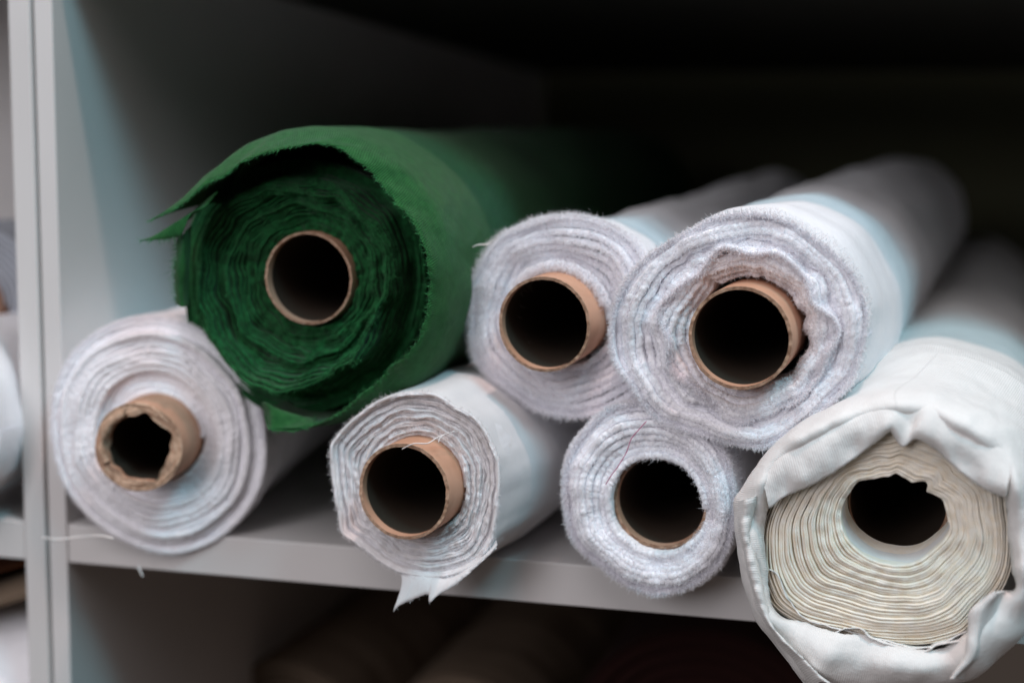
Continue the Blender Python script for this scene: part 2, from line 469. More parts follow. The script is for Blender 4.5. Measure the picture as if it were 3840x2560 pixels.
def c2(x, y): return (.437*x, 661+.437*y)       # crop -> overview converters
def c3(x, y): return (722.6+.406*x, 796+.406*y)
def c4(x, y): return (1041+.328*x, 477.6+.328*y)
def c5(x, y): return (1378+.3905*x, 453+.3905*y)
def c6(x, y): return (1255+.328*x, 894+.328*y)
def c7(x, y): return (1653+.453*x, 857+.453*y)
def c1(x, y): return (294+.4843*x, 269.5+.4843*y)


# ---- roll 1 : soft terry roll, bottom left, crumpled core
r1 = Roll('fabric_roll', 'white terry roll with a crumpled torn cardboard core, beside the left side panel', (362, 1002), .992, (1500, 388))
R1 = r1.trace([(113, 960), (125, 880), (170, 800), (250, 745), (330, 728), (430, 745), (520, 810), (580, 900), (605, 1010), (600, 1100), (560, 1180), (480, 1250), (390, 1275), (290, 1250), (200, 1190), (140, 1110), (118, 1030)])
mb = MB()
ed = lambda th, u, l: .004*np.sin(u*9)+noise1(th, 11, [(2, .0012), (5, .0008), (9, .0005)], .5, l)-.006*np.exp(-((u-.78)/.05)**2)+.006*(1-u)*0-.004*np.exp(-((u-.35)/.06)**2)
wb = lambda th, u, l: np.sin(math.pi*u)*noise1(th, 12, [(3, .0010), (6, .0009), (11, .0006)], .3, l)
sp = wound(mb, const(.0305), lambda a: R1(a)-.001, 13, .0042, ed, wb, depth=.03, tipk=.2, jit=.0003)
V = body(mb, R1, .080, 1.15, lambda a: .004+0*a, floor=r1, seed=3, lump=.0013, off1=(0, .004))
face_fuzz(mb, sp, 26000, .0024, .00022, 21, t=.004, mi=1); skin_fuzz(mb, V, 16000, .002, .0002, 22, .06, mi=1); rim_fuzz(mb, V, 5000, .0024, .0002, 23, mi=1)
mb.build('fabric', [M['terry'], M['pile']], r1.t)
g1 = lambda a: .0225+noise1(a, 31, [(3, .0011), (5, .0010), (8, .0008), (13, .0005)])
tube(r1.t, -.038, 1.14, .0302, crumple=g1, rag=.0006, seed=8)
# torn curl of paper ply inside the core
mb = MB(); a = np.linspace(1.9, 3.6, 50); rows = []
for k, (rr, yy) in enumerate([(.0275, -.040), (.0235, -.0445), (.0215, -.041), (.0225, -.030)]):
    q = rr+noise1(a, 70+k, [(5, .0006), (11, .0005)]); rows.append(np.stack([q*np.cos(a), yy+noise1(a, 75+k, [(4, .001), (9, .0006)]), q*np.sin(a)], 1))
mb.grid(np.stack(rows, 1)); mb.build('torn_paper_ply', M['cardedge'], r1.t)

# ---- green roll
gr = Roll('fabric_roll', 'large green twill fabric roll with loose frayed flaps, resting on the white rolls', (705, 640), .928, (2080, 300))
RGo = gr.trace([(435, 560), (437, 640), (440, 720), (470, 800), (540, 880), (610, 935), (690, 952), (780, 930), (850, 885), (910, 820), (950, 750), (970, 660), (962, 560), (925, 480), (860, 420), (790, 385), (700, 370), (600, 390), (520, 430), (460, 490)], off=.024)
mb = MB()
ed = lambda th, u, l: .010-.020*np.exp(-((u-.60)/.09)**2)*(.75-.35*np.sin(th))-.006*np.exp(-((u-.36)/.05)**2)+.020*np.clip((u-.72)/.1, 0, 1)+noise1(th, 41, [(2, .002), (4, .0020), (7, .0016), (13, .0010), (29, .0006)], .35, l)+.001*np.sin(l*2.4)
wb = lambda th, u, l: np.sin(math.pi*np.clip(u*1.05, 0, 1))*noise1(th, 42, [(3, .0013), (6, .0014), (9, .0012), (15, .0009), (23, .0005)], .22, l)
sp = wound(mb, const(.0312), lambda a: RGo(a)*(1+.075*np.clip(-np.cos(a), 0, 1)), 34, .0014, ed, wb, depth=.06, mi=1, nth=300)
face_fuzz(mb, sp, 9000, .0032, .00016, 43, t=.001, mi=2, sel=lambda u: .25+2.5*np.exp(-((u-.62)/.08)**2)+np.exp(-((u-.35)/.04)**2))
# barrel
RGb = .0955
mb2v = body(mb, lambda a: np.full_like(a, .0935), RGb, 1.05, lambda a: .012+.045*np.clip(-np.cos(a+math.radians(-215+360)+math.pi)*1.6, 0, 1), seed=5, lump=.0012, ring=.0006, off0=(.006, .001), off1=(.006, .001), mi=0)
# dark inner lining between layers and wrap
gf = mb.build('fabric', [M['green'], M['greenend'], M['greenthread']], gr.t)
tube(gr.t, .002, 1.04, .0305, .0016, seed=12)


def sheet(rollo, rows, n=160, m=14, closed=False, thick=.0007, seed=1, ruff=.0, name='loose_flap', mats=None, wrinkle=.0, fray=0, frayL=.003, frayw=.00015, mif=1, edge_noise=.0):
    """cloth sheet lofted through rows; each row = list of (ox, oy, off) or local 3-vectors"""
    g = rng(seed); R3 = []
    for row in rows:
        q = np.array([rollo.loc(*p) if len(p) == 3 and abs(p[0]) > 5 else p for p in row], float)
        R3.append(catmull(q, n, closed))
    R3 = np.array(R3)                                    # rows, n, 3
    out = np.zeros((n, m, 3))
    for i in range(n): out[i] = catmull(R3[:, i], m)
    s_ = np.linspace(0, 1, n)[:, None]; k = np.linspace(0, 1, m)[None]
    if ruff:
        w = ruff*k**2*(np.sin(s_*41+seed)+.8*np.sin(s_*73+2*seed)+.5*np.sin(s_*131+k*3))
        out[:, :, 1] += w
    if wrinkle:
        du = np.gradient(out, axis=0); dv = np.gradient(out, axis=1); n0 = np.cross(du, dv); n0 /= np.linalg.norm(n0, axis=2, keepdims=True)+1e-9
        arc = np.cumsum(np.linalg.norm(du, axis=2), 0)[:, m//2][:, None]; ac = np.cumsum(np.linalg.norm(dv, axis=2), 1)
        h = np.zeros((n, m))
        for q in range(14):
            ang = g.normal(0, .5)+(math.pi/2 if q % 3 == 0 else 0); wl = g.uniform(.008, .045); ph = g.uniform(0, 6.28)
            h += (wl/.03)*np.sin((arc*math.cos(ang)+ac*math.sin(ang))*6.283/wl+ph+1.2*np.sin(ac*90+ph)+.8*np.sin(arc*60+2*ph))
        h = -np.abs(h)**.8*np.sign(h)/4
        win = np.minimum(1, np.minimum(np.arange(n), n-1-np.arange(n))/40.)[:, None] if closed else 1.0
        out = out+n0*(h*wrinkle*win*np.clip(k*3, 0, 1))[:, :, None]
    if edge_noise:
        e = g.normal(0, edge_noise, n); e = np.convolve(e, [.25, .5, .25], 'same')+.5*edge_noise*g.normal(size=n)
        dirv = out[:, -1]-out[:, -2]; dirv /= np.linalg.norm(dirv, axis=1, keepdims=True)+1e-9
        out[:, -1] += dirv*e[:, None]
    du = np.gradient(out, axis=0); dv = np.gradient(out, axis=1); nn = np.cross(du, dv); nn /= np.linalg.norm(nn, axis=2, keepdims=True)+1e-9
    UV = np.zeros((n, m, 2)); UV[:, :, 0] = np.cumsum(np.linalg.norm(du, axis=2), 0)[:, m//2][:, None]; UV[:, :, 1] = np.cumsum(np.linalg.norm(dv, axis=2), 1)
    mb = MB()
    A = out+nn*thick/2; B = out-nn*thick/2
    full = np.concatenate([A, (A[:, -1:]+B[:, -1:])/2+(out[:, -1:]-out[:, -2:-1])*.02, B[:, ::-1]], 1)
    mb.grid(full, np.concatenate([UV, UV[:, -1:], UV[:, ::-1]], 1), closed=closed)
    if not closed:
        for e in (0, -1): mb.grid(np.stack([A[e], B[e]], 0))
    if fray:
        i = g.integers(0, n-1, fray); f = g.uniform(0, 1, (fray, 1)); p = out[i, -1]*(1-f)+out[i+1, -1]*f
        d = out[i, -1]-out[i, -3]; d /= np.linalg.norm(d, axis=1, keepdims=True)
        fuzz(mb, p-d*.0003, d+g.normal(0, .45, (fray, 3)), frayL*g.uniform(.3, 1.3, fray), frayw, seed+3, bend=1.0, mi=mif)
    return mb.build(name, mats, rollo.t)


# front edge of the green outer wrap: from the left tips over the top, round the right, to the bottom fold
hem = [(335, 512), (385, 488), (430, 455), (475, 425), (520, 395), (570, 362), (630, 345), (700, 333), (745, 331), (790, 345), (825, 372), (862, 408), (895, 445), (935, 490), (965, 540), (984, 600), (988, 660), (978, 720), (955, 790), (915, 830), (880, 858), (845, 893), (800, 930), (745, 968), (700, 982), (655, 990), (618, 984)]
crest = [(380, 482), (420, 447), (460, 410), (505, 372), (555, 340), (605, 318), (665, 300), (715, 294), (775, 291), (850, 308), (905, 345), (955, 390), (1000, 445), (1030, 505), (1050, 575), (1055, 650), (1045, 725), (1015, 800), (980, 855), (935, 900), (880, 945), (830, 975), (770, 995), (715, 1000), (665, 997), (622, 988)]
n_ = 26; _g = rng(77)
hem3 = catmull([gr.loc(x+_g.normal(0, 2), y+_g.normal(0, 4), -.032+_g.normal(0, .0012)) for x, y in hem], n_)
angs = np.linspace(math.radians(152), math.radians(-112), n_)
mid3 = [(.006+.0965*math.cos(a), .0, .001+.0965*math.sin(a)) for a in angs]
back3 = [(.006+.0962*math.cos(a), .055, .001+.0962*math.sin(a)) for a in angs]
bb3 = [(.006+.0952*math.cos(a), .11, .001+.0952*math.sin(a)) for a in angs]
mid2 = [tuple(.45*np.array(mid3[i])+.55*hem3[i]+np.array([0, -.002, 0])+.0012*np.array([math.cos(angs[i]), 0, math.sin(angs[i])])) for i in range(n_)]
sheet(gr, [bb3, back3, mid3, mid2, [tuple(v) for v in hem3]], n=420, m=26, name='outer_wrap', mats=[M['green'], M['greenthread']], fray=1500, frayL=.0028, frayw=.00014, seed=7, wrinkle=0.0006, edge_noise=.0008, ruff=.0007)
# second flap tip, lower
sheet(gr, [[(440, 500, -0.0120), (460, 470, -0.0170), (500, 440, -0.0220)], [(400, 520, -0.0200), (430, 500, -0.0240), (470, 475, -0.0260)], [(352, 545, -0.0280), (390, 520, -0.0300), (440, 490, -0.0300)], [(322, 553, -0.0300), (368, 550, -0.0320), (415, 545, -0.0300)]], n=40, m=12, mats=[M['green'], M['greenthread']], fray=60, frayL=.004, seed=9, edge_noise=.0004)
# hanging strip at the left of the coil
sheet(gr, [[(438, 520, -0.0160), (436, 590, -0.0160), (432, 650, -0.0140), (432, 700, -0.0120)], [(425, 535, -0.0260), (420, 590, -0.0260), (416, 650, -0.0250), (420, 705, -0.0240)], [(408, 545, -0.0220), (404, 590, -0.0230), (400, 640, -0.0210), (404, 698, -0.0190)]], n=50, m=8, mats=[M['green'], M['greenthread']], fray=260, frayL=.005, seed=10, edge_noise=.0012, wrinkle=.0008)
# bottom fold
sheet(gr, [[(600, 925, -0.0100), (612, 955, -0.0100), (622, 988, -0.0100)], [(612, 925, -0.0240), (626, 945, -0.0260), (622, 985, -0.0300)], [(660, 950, -0.0140), (690, 958, -0.0180), (640, 984, -0.0300)], [(720, 960, -0.0160), (725, 972, -0.0220), (690, 982, -0.0300)]], n=40, m=12, mats=[M['green'], M['greenthread']], fray=40, seed=11)

# ---- roll 2 : muslin roll, bottom middle, trailing flap
r2 = Roll('fabric_roll', 'white muslin roll with a pointed frayed flap hanging over the shelf edge', (958, 1112), .893, (2300, 389))
t2 = [(105, 540), (130, 510), (190, 440), (270, 370), (390, 290), (560, 250), (700, 260), (800, 325), (870, 355), (930, 400), (970, 450), (1020, 540), (1055, 620), (1058, 700), (1050, 850), (1030, 1000), (1020, 1080), (950, 1200), (800, 1280), (600, 1290), (470, 1255), (330, 1165), (250, 1100), (165, 1050), (150, 940), (125, 800), (108, 680)]
R2 = r2.trace(t2, c3)
mb = MB()
ed = lambda th, u, l: .007*(1-u)**.7*0+.004*(1-u)-.005*np.clip((u-.9)*10, 0, 1)+noise1(th, 51, [(2, .0009), (5, .0007), (11, .0006), (23, .0004), (47, .0003)], .7, l)+.0016*np.sin(l*1.9)
wb = lambda th, u, l: np.sin(math.pi*np.clip(u, 0, 1))*noise1(th, 52, [(3, .0008), (7, .0008), (12, .0006), (21, .0003)], .5, l)
sp = wound(mb, const(.0306), lambda a: R2(a)-.0006, 20, .0014, ed, wb, depth=.03, mi=1, nth=300, tipk=.25)
V = body(mb, R2, .0625, 1.1, lambda a: -.004+0*a, floor=r2, seed=6, lump=.0008, ring=.0003, off1=(.002, -.001), blend=.12)
face_fuzz(mb, sp, 22000, .0024, .00014, 53, t=.0012, mi=2)
i = rng(54).choice(len(sp[0]), 900); sel = (sp[1] > .93)
idx = np.where(sel)[0]; g = rng(55); i = g.choice(idx, 900)
a = sp[0][i]; fuzz(mb, np.stack([R2(a)*np.cos(a), -.004+0*a, R2(a)*np.sin(a)], 1), np.stack([np.cos(a), -1+0*a, np.sin(a)], 1)+g.normal(0, .5, (900, 3)), .0022*g.uniform(.3, 1.4, 900), .00015, 56, bend=1, mi=2)
mb.build('fabric', [M['muslin'], M['muslinend'], M['pile']], r2.t)
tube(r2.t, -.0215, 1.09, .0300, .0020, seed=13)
sheet(r2, [[(*c3(470, 1235), .02), (*c3(620, 1270), .02), (*c3(820, 1240), .02), (*c3(1010, 1060), .02)],
           [(*c3(480, 1255), .0), (*c3(620, 1285), -.001), (*c3(800, 1290), -.002), (*c3(1030, 1120), -.004)],
           [(*c3(495, 1340), -.005), (*c3(590, 1330), -.006), (*c3(760, 1330), -.008), (*c3(980, 1185), -.006)],
           [(*c3(446, 1497), -.008), (*c3(484, 1458), -.008), (*c3(560, 1426), -.008), (*c3(640, 1398), -.009), (*c3(652, 1444), -.011), (*c3(700, 1402), -.010), (*c3(810, 1335), -.009), (*c3(920, 1240), -.007), (*c3(1030, 1135), -.005)]],
      n=90, m=16, mats=[M['muslin'], M['pile']], fray=60, frayL=.002, seed=14, edge_noise=.0002, ruff=.0002)
L_ = r2.loc
mb = MB(); tube_line(mb, [L_(*c3(495, 578), -.0225), L_(*c3(560, 548), -.024), L_(*c3(640, 545), -.022), L_(*c3(700, 510), -.012), L_(*c3(790, 478), .0)], .00035); mb.build('loose_thread', M['thread'], r2.t)
mb = MB(); tube_line(mb, [L_(*c3(700, 540), -.02), L_(*c3(720, 505), -.014), L_(*c3(800, 480), -.001), L_(*c3(870, 520), .002)], .00025); mb.build('loose_thread', M['thread'], r2.t)
mb = MB(); tube_line(mb, [L_(*c3(318, 570), -.001), L_(*c3(295, 620), -.003), L_(*c3(292, 665), -.002)], .0004); mb.build('loose_thread', M['thread'], r2.t)

# ---- roll 3 : frayed upper middle roll
r3 = Roll('fabric_roll', 'white frayed roll in the upper row, between green roll and thickest terry roll', (1286, 728), .918, (2350, 230))
t3 = [(125, 800), (130, 600), (150, 460), (210, 350), (280, 250), (350, 180), (440, 150), (600, 90), (750, 60), (950, 75), (1130, 140), (1260, 230), (1350, 380), (1400, 560), (1410, 760), (1390, 960), (1350, 1150), (1290, 1290), (1180, 1365), (1050, 1425), (800, 1455), (600, 1415), (450, 1315), (330, 1230), (240, 1165), (160, 1070), (130, 930)]
R3 = r3.trace(t3, c4)
mb = MB()
ed = lambda th, u, l: .003*np.sin(u*7)+noise1(th, 61, [(2, .0014), (5, .0010), (9, .0008), (19, .0005)], .6, l)
wb = lambda th, u, l: np.sin(math.pi*np.clip(u, 0, 1))*noise1(th, 62, [(2, .0010), (5, .0010), (8, .0008), (17, .0003)], .5, l)
sp = wound(mb, lambda a: .0308+.0012*np.clip(np.sin(a*3+1), 0, 1), lambda a: R3(a)-.001, 7, .0046, ed, wb, depth=.03, mi=1, tipk=.35, jit=.0003)
V = body(mb, R3, .056, .85, lambda a: -.001+0*a, seed=8, lump=.0015, ring=.0009, off1=(.003, -.002), blend=.12)
face_fuzz(mb, sp, 34000, .0048, .00018, 63, spread=1.1, t=.003, mi=2); skin_fuzz(mb, V, 6000, .0035, .00014, 64, .012, mi=2); rim_fuzz(mb, V, 4500, .004, .00016, 69, mi=2)
g = rng(65); n = 2600; a = g.uniform(0, 2*math.pi, n)           # long comb fringe at the inner and outer edge
fuzz(mb, np.stack([R3(a)*np.cos(a), -.001+0*a, R3(a)*np.sin(a)], 1), np.stack([np.cos(a), -.6+0*a, np.sin(a)], 1)+g.normal(0, .4, (n, 3)), .0042*g.uniform(.3, 1.4, n), .00014, 66, bend=1, mi=2)
n = 2200; a = g.uniform(.3, 2.6, n); rr = .0335+.004*g.uniform(0, 1, n)
fuzz(mb, np.stack([rr*np.cos(a), -.003-.003*g.uniform(0, 1, n), rr*np.sin(a)], 1), np.stack([-np.cos(a)*.55, -1.0+0*a, -np.sin(a)*.55], 1)+g.normal(0, .3, (n, 3)), .0075*g.uniform(.4, 1.3, n), .0002, 67, bend=.8, mi=2)
mb.build('fabric', [M['terry'], M['terry'], M['pile']], r3.t)
tube(r3.t, -.033, .84, .0300, .0018, seed=15)
L_ = r3.loc
mb = MB(); tube_line(mb, [L_(*c4(290, 250), .0), L_(*c4(240, 255), -.002), L_(*c4(180, 258), -.004), L_(*c4(135, 272), -.006)], np.linspace(.0009, .0002, 60)); mb.build('loose_thread', M['thread'], r3.t)
mb = MB(); tube_line(mb, [L_(*c4(300, 235), .0), L_(*c4(262, 232), -.002), L_(*c4(235, 262), -.004)], .0003); mb.build('loose_thread', M['thread'], r3.t)
mb = MB(); tube_line(mb, [L_(*c4(140, 930), .0), L_(*c4(115, 905), -.003), L_(*c4(98, 895), -.004)], .0002); mb.build('loose_thread', M['thread'], r3.t)

# ---- roll 5 : widest terry roll
r5 = Roll('fabric_roll', 'thickest white terry roll with ruffled fluffy layers gaping round its cardboard tube', (1716, 764), .838, (2400, 250))
t5 = [(60, 760), (58, 860), (85, 980), (150, 1060), (205, 1130), (260, 1220), (320, 1290), (450, 1360), (600, 1400), (700, 1425), (850, 1460), (950, 1478), (1060, 1440), (1250, 1310), (1380, 1200), (1480, 1090), (1530, 950), (1565, 800), (1580, 690), (1545, 560), (1490, 440), (1400, 340), (1250, 225), (1100, 135), (1000, 98), (850, 88), (700, 105), (640, 130), (550, 180), (400, 265), (250, 365), (150, 490), (85, 620)]
R5 = r5.trace(t5, c5)
i5 = [(655, 590), (665, 520), (740, 545), (850, 520), (905, 495), (945, 480), (975, 530), (1040, 570), (1095, 590), (1130, 660), (1195, 700), (1160, 780), (1195, 860), (1190, 890), (1130, 960), (1090, 1040), (1000, 1080), (880, 1120), (760, 1110), (640, 1040), (580, 940), (550, 840), (560, 760), (560, 690), (610, 640)]
I5 = r5.trace(i5, c5)
mb = MB()
def amp5(u): return np.exp(-((u-.25)/.25)**2)
ed = lambda th, u, l: .0035*np.cos(u*12)-.004*np.exp(-((u-.42)/.07)**2)+noise1(th, 71, [(3, .0016), (7, .0012), (13, .0009), (27, .0006)], .5, l)+.006*np.clip((.25-u)*4, 0, 1)
def wb(th, u, l):
    k = u*(1-u)*4
    return k*noise1(th, 72, [(2, .0010), (5, .0015), (8, .0017), (13, .0010), (29, .0004)], .28, l)
I5c = lambda a: np.maximum(I5(a)+.0024, .0334)
sp = wound(mb, I5c, lambda a: R5(a)-.0015, 11, .0043, ed, wb, depth=.035, mi=1, nth=320, tipk=.22, jit=.0003)
V = body(mb, R5, .0750, .95, lambda a: -.001+0*a, seed=9, lump=.001, ring=.0009, off1=(.001, -.003), blend=.12)
face_fuzz(mb, sp, 80000, .0028, .0002, 73, spread=1.1, t=.0036, mi=2); skin_fuzz(mb, V, 9000, .0022, .00015, 74, .03, mi=2); rim_fuzz(mb, V, 8000, .003, .00024, 79, mi=2)
# a wavy fold of the sheet standing proud of the face
a = np.linspace(0, 2*math.pi, 400)
rows = []
for dr, yy in ((.0022, .010), (.0020, -.002), (.0006, -.0062), (-.0014, -.0048), (-.0024, .004)):
    rad = .0485+.0026*np.sin(7*a+.8)+.0020*np.sin(4*a+2)+.0012*np.sin(11*a)+dr
    rad = rad*(1-.0*a)
    rows.append(np.stack([rad*np.cos(a), yy+.001*np.sin(9*a)+(np.clip(-np.sin(a-.3), 0, 1))*.004, rad*np.sin(a)], 1))
FV = np.stack(rows, 1); mb.grid(FV[:-1], closed=True, mi=1)
n = 16000; i = g.integers(0, 399, n); p = FV[i, g.integers(1, 4, n)]+g.normal(0, .0006, (n, 3)); fuzz(mb, p, np.array([0, -1, 0])+g.normal(0, .7, (n, 3)), .0026*g.uniform(.5, 1.2, n), .00022, 76, mi=2)
mb.build('fabric', [M['terry'], M['terry'], M['pile']], r5.t)
L5 = r5.loc(*c5(800, 860), -.022)
tube(r5.t, -.022, .94, .0300, .0019, seed=16)

# ---- roll 6 : small terry roll with flush core
r6 = Roll('fabric_roll', 'white fluffy terry roll with a recessed core and a pink thread on its face', (1492, 1158), .874, (2300, 389))
t6 = [(105, 650), (120, 520), (160, 420), (230, 320), (300, 235), (380, 170), (450, 120), (600, 90), (760, 100), (900, 140), (1050, 210), (1170, 330), (1260, 480), (1305, 640), (1310, 800), (1300, 1000), (1250, 1150), (1190, 1260), (1090, 1340), (900, 1430), (760, 1455), (620, 1420), (480, 1340), (380, 1260), (260, 1170), (170, 1070), (130, 950), (110, 800)]
R6 = r6.trace(t6, c6)
h6 = r6.loc(*c6(772, 810), 0.0)
mb = MB()
ed = lambda th, u, l: .002*np.sin(u*8)+.006*np.clip(u-.72, 0, 1)/.28*(np.sin(th) > -2)+noise1(th, 81, [(2, .0010), (5, .0009), (9, .0007), (19, .0005)], .5, l)
wb = lambda th, u, l: 4*u*(1-u)*noise1(th, 82, [(2, .0006), (5, .0010), (9, .0007), (15, .0005)], .4, l)
R6h = r6.trace(t6, c6, cx=h6[0], cz=h6[2])
sp = wound(mb, const(.0300), lambda a: R6h(a)-.0015, 8, .0040, ed, wb, depth=.03, mi=1, nth=300, tipk=.2, jit=.0003, cx=h6[0], cz=h6[2])
V = body(mb, R6h, .0575, 1.1, lambda a: .004+0*a, floor=r6, seed=10, lump=.0012, ring=.0006, off0=(h6[0], h6[2]), off1=(.0, .0), blend=.10)
face_fuzz(mb, sp, 50000, .0028, .0002, 83, spread=1.1, t=.0042, mi=2, cx=h6[0], cz=h6[2]); skin_fuzz(mb, V, 16000, .003, .0002, 84, .035, mi=2); rim_fuzz(mb, V, 8000, .003, .00024, 89, mi=2)
mb.build('fabric', [M['terry'], M['terry'], M['pile']], r6.t)
tube(r6.t, .0095, 1.09, .0298, .0020, seed=17, cx=h6[0], cz=h6[2])
mb = MB()
pt = [P(*c6(700, 222), .8615), P(*c6(640, 290), .8610), P(*c6(592, 350), .8610), P(*c6(560, 440), .8612), P(*c6(500, 540), .8612), P(*c6(455, 600), .8620), P(*c6(415, 665), .8640)]
o_ = np.array(pt).mean(0); tube_line(mb, [p-o_ for p in pt], .00028)
th_ = tag(mb.build('thread', M['pink']), 'thin pink thread stuck to the face of the fluffy terry roll', 'thread'); th_.location = o_

# ---- cream jersey roll
cr = Roll('fabric_roll', 'bulky cream jersey roll with thin wound layers and a draped loose outer wrap', (2040, 1190), .806, (2300, 300))
ti = [(700, 550), (780, 535), (860, 520), (895, 500), (930, 520), (975, 550), (1050, 545), (1060, 575), (1045, 600), (1130, 640), (1155, 720), (1165, 800), (1080, 900), (950, 965), (850, 960), (700, 890), (620, 780), (615, 700), (660, 610)]
to = [(215, 800), (235, 700), (300, 560), (400, 450), (520, 360), (700, 290), (860, 250), (1030, 260), (1180, 330), (1330, 440), (1440, 560), (1468, 700), (1475, 850), (1470, 1000), (1420, 1120), (1320, 1220), (1240, 1320), (1060, 1375), (850, 1362), (600, 1318), (400, 1252), (290, 1165), (240, 1040), (218, 900)]
RI = cr.trace(ti, c7); RO = cr.trace(to, c7)
mb = MB()
ed = lambda th, u, l: -.002+.008*np.abs(u-.45)*(.6+.4*np.cos(2*th))+.006*np.clip(u-.75, 0, 1)*2+noise1(th, 91, [(2, .0010), (5, .0006), (11, .0004), (23, .0003)], .35, l)+.0006*np.sin(l*2.1)
wb = lambda th, u, l: 4*u*(1-u)*noise1(th, 92, [(2, .0007), (5, .0007), (9, .0005), (17, .0003)], .12, l)+.0003*np.sin(l*4.3)
sp = wound(mb, RI, lambda a: RO(a)*(1.005+.07*np.exp(-(((a % 6.28318)-3.75)/.45)**2)), 34, .00138, ed, wb, depth=.04, mi=1, nth=300, tipk=.3, thin=.5)
face_fuzz(mb, sp, 9000, .0009, .0001, 93, t=.001, mi=1)
V = body(mb, lambda a: RO(a)+.003, .0840, 1.15, lambda a: .028+0*a, floor=cr, seed=12, lump=.001, ring=.0006, off1=(.021, -.002), blend=.09, mi=0)
mb.build('fabric', [M['cream'], M['creamend']], cr.t)
tb = cr.loc(*c7(900, 670), .048)
tube(cr.t, .046, 1.14, .0300, .0020, seed=18, cx=tb[0], cz=tb[2])
# pale inner sleeve of cloth round the tube
mb = MB(); a = np.linspace(0, 2*math.pi, 220, endpoint=False); rr = np.minimum(RI(a)+.0005, .2)
rows = [np.stack([rr*np.cos(a), .004+0*a, rr*np.sin(a)], 1), np.stack([rr*.97*np.cos(a), .02+0*a, rr*.97*np.sin(a)], 1),
        np.stack([tb[0]+.0325*np.cos(a), .052+0*a, tb[2]+.0325*np.sin(a)], 1), np.stack([tb[0]+.0312*np.cos(a), .10+0*a, tb[2]+.0312*np.sin(a)], 1)]
mb.grid(np.stack(rows, 1), closed=True, flip=True); mb.build('inner_sleeve', M['cream'], cr.t)

O = [(900, 92), (1050, 104), (1200, 152), (1330, 205), (1430, 262), (1500, 350), (1560, 480), (1600, 640), (1615, 820), (1600, 1000), (1570, 1160), (1530, 1310), (1400, 1450), (1290, 1540), (1150, 1575), (1000, 1590), (840, 1600), (680, 1600), (540, 1585), (430, 1560), (330, 1430), (262, 1340), (200, 1262), (145, 1130), (108, 1000), (92, 860), (78, 740), (72, 650), (110, 590), (180, 482), (250, 392), (330, 320), (430, 252), (600, 172), (780, 112)]
H = [(900, 250), (1030, 265), (1170, 330), (1300, 420), (1400, 520), (1445, 600), (1456, 690), (1462, 800), (1470, 900), (1488, 1000), (1492, 1098), (1375, 1115), (1268, 1205), (1262, 1300), (1150, 1385), (1040, 1405), (920, 1385), (820, 1352), (720, 1325), (620, 1320), (500, 1292), (420, 1262), (330, 1245), (270, 1190), (246, 1080), (243, 985), (228, 920), (222, 800), (235, 720), (250, 640), (262, 560), (320, 480), (420, 410), (560, 330), (740, 275)]
mid = [((o[0]*.52+h[0]*.48), (o[1]*.52+h[1]*.48)) for o, h in zip(O, H)]
na = len(O); wav = [math.sin(i*1.9)*.003 for i in range(na)]
rowO = [(*c7(*p), .004) for p in O]; rowM = [(*c7(*p), -.012+wav[i]) for i, p in enumerate(mid)]; rowH = [(*c7(*p), -.004+wav[i]*.6) for i, p in enumerate(H)]
rowB = []; rowC = []
for p in O:
    q = cr.loc(*c7(*p), .03); aa = math.atan2(q[2], q[0])
    bx, bz = .020+.0846*math.cos(aa), -.002+.0846*math.sin(aa)
    rowB.append((bx, .085, bz)); rowC.append((.5*bx+.5*q[0], .040, .5*bz+.5*q[2]))
sheet(cr, [rowB, rowC, rowO, rowM, rowH], n=500, m=30, closed=True, name='outer_wrap', mats=[M['cream'], M['creamend']], fray=700, frayL=.0012, frayw=.0001, seed=21, wrinkle=0.0007, thick=.0009, ruff=.0003, edge_noise=.0002)
# draped top fold
Tt = [(232, 470), (262, 400), (330, 335), (450, 265), (600, 190), (760, 128), (900, 104), (1000, 112), (1080, 112), (1200, 160), (1340, 215), (1435, 290), (1462, 350)]
Tm = [(225, 560), (300, 500), (370, 440), (490, 370), (640, 300), (770, 240), (880, 210), (965, 262), (1040, 225), (1150, 290), (1270, 370), (1400, 450), (1470, 500)]
Th = [(250, 682), (330, 625), (430, 580), (560, 512), (690, 425), (800, 340), (866, 292), (925, 372), (995, 328), (1090, 385), (1200, 480), (1330, 578), (1452, 635)]
sheet(cr, [[(*c7(*p), .010) for p in Tt], [(*c7(p[0]*.6+q[0]*.4, p[1]*.6+q[1]*.4), -.007) for p, q in zip(Tt, Tm)], [(*c7(*p), -.013+.003*(i == 7)) for i, p in enumerate(Tm)], [(*c7(p[0]*.35+q[0]*.65, p[1]*.35+q[1]*.65), -.014+.002*math.sin(i*2)) for i, (p, q) in enumerate(zip(Tm, Th))], [(*c7(*p), -.012) for p in Th]],
      n=260, m=26, name='folded_hem', mats=[M['cream'], M['creamend']], fray=300, frayL=.0012, frayw=.0001, seed=22, wrinkle=0.0007, thick=.0011, ruff=.0003, edge_noise=.0002)
# outer second edge at the left and below
Lo = [(70, 650), (85, 760), (105, 900), (118, 1020), (150, 1130), (205, 1265), (290, 1385), (380, 1500), (450, 1600)]
Lm = [(128, 640), (120, 760), (130, 850), (150, 960), (180, 1090), (225, 1220), (300, 1330), (400, 1430), (520, 1560)]
Lh = [(180, 620), (165, 740), (150, 830), (185, 930), (215, 1090), (262, 1250), (320, 1350), (440, 1470), (600, 1600)]
sheet(cr, [[(*c7(*p), .006) for p in Lo], [(*c7(*p), -.018) for p in Lm], [(*c7(*p), -.013) for p in Lh]], n=160, m=16, name='outer_wrap', mats=[M['cream'], M['creamend']], fray=150, frayL=.0012, frayw=.0001, seed=23, wrinkle=0.0007, thick=.0009, ruff=.0005)
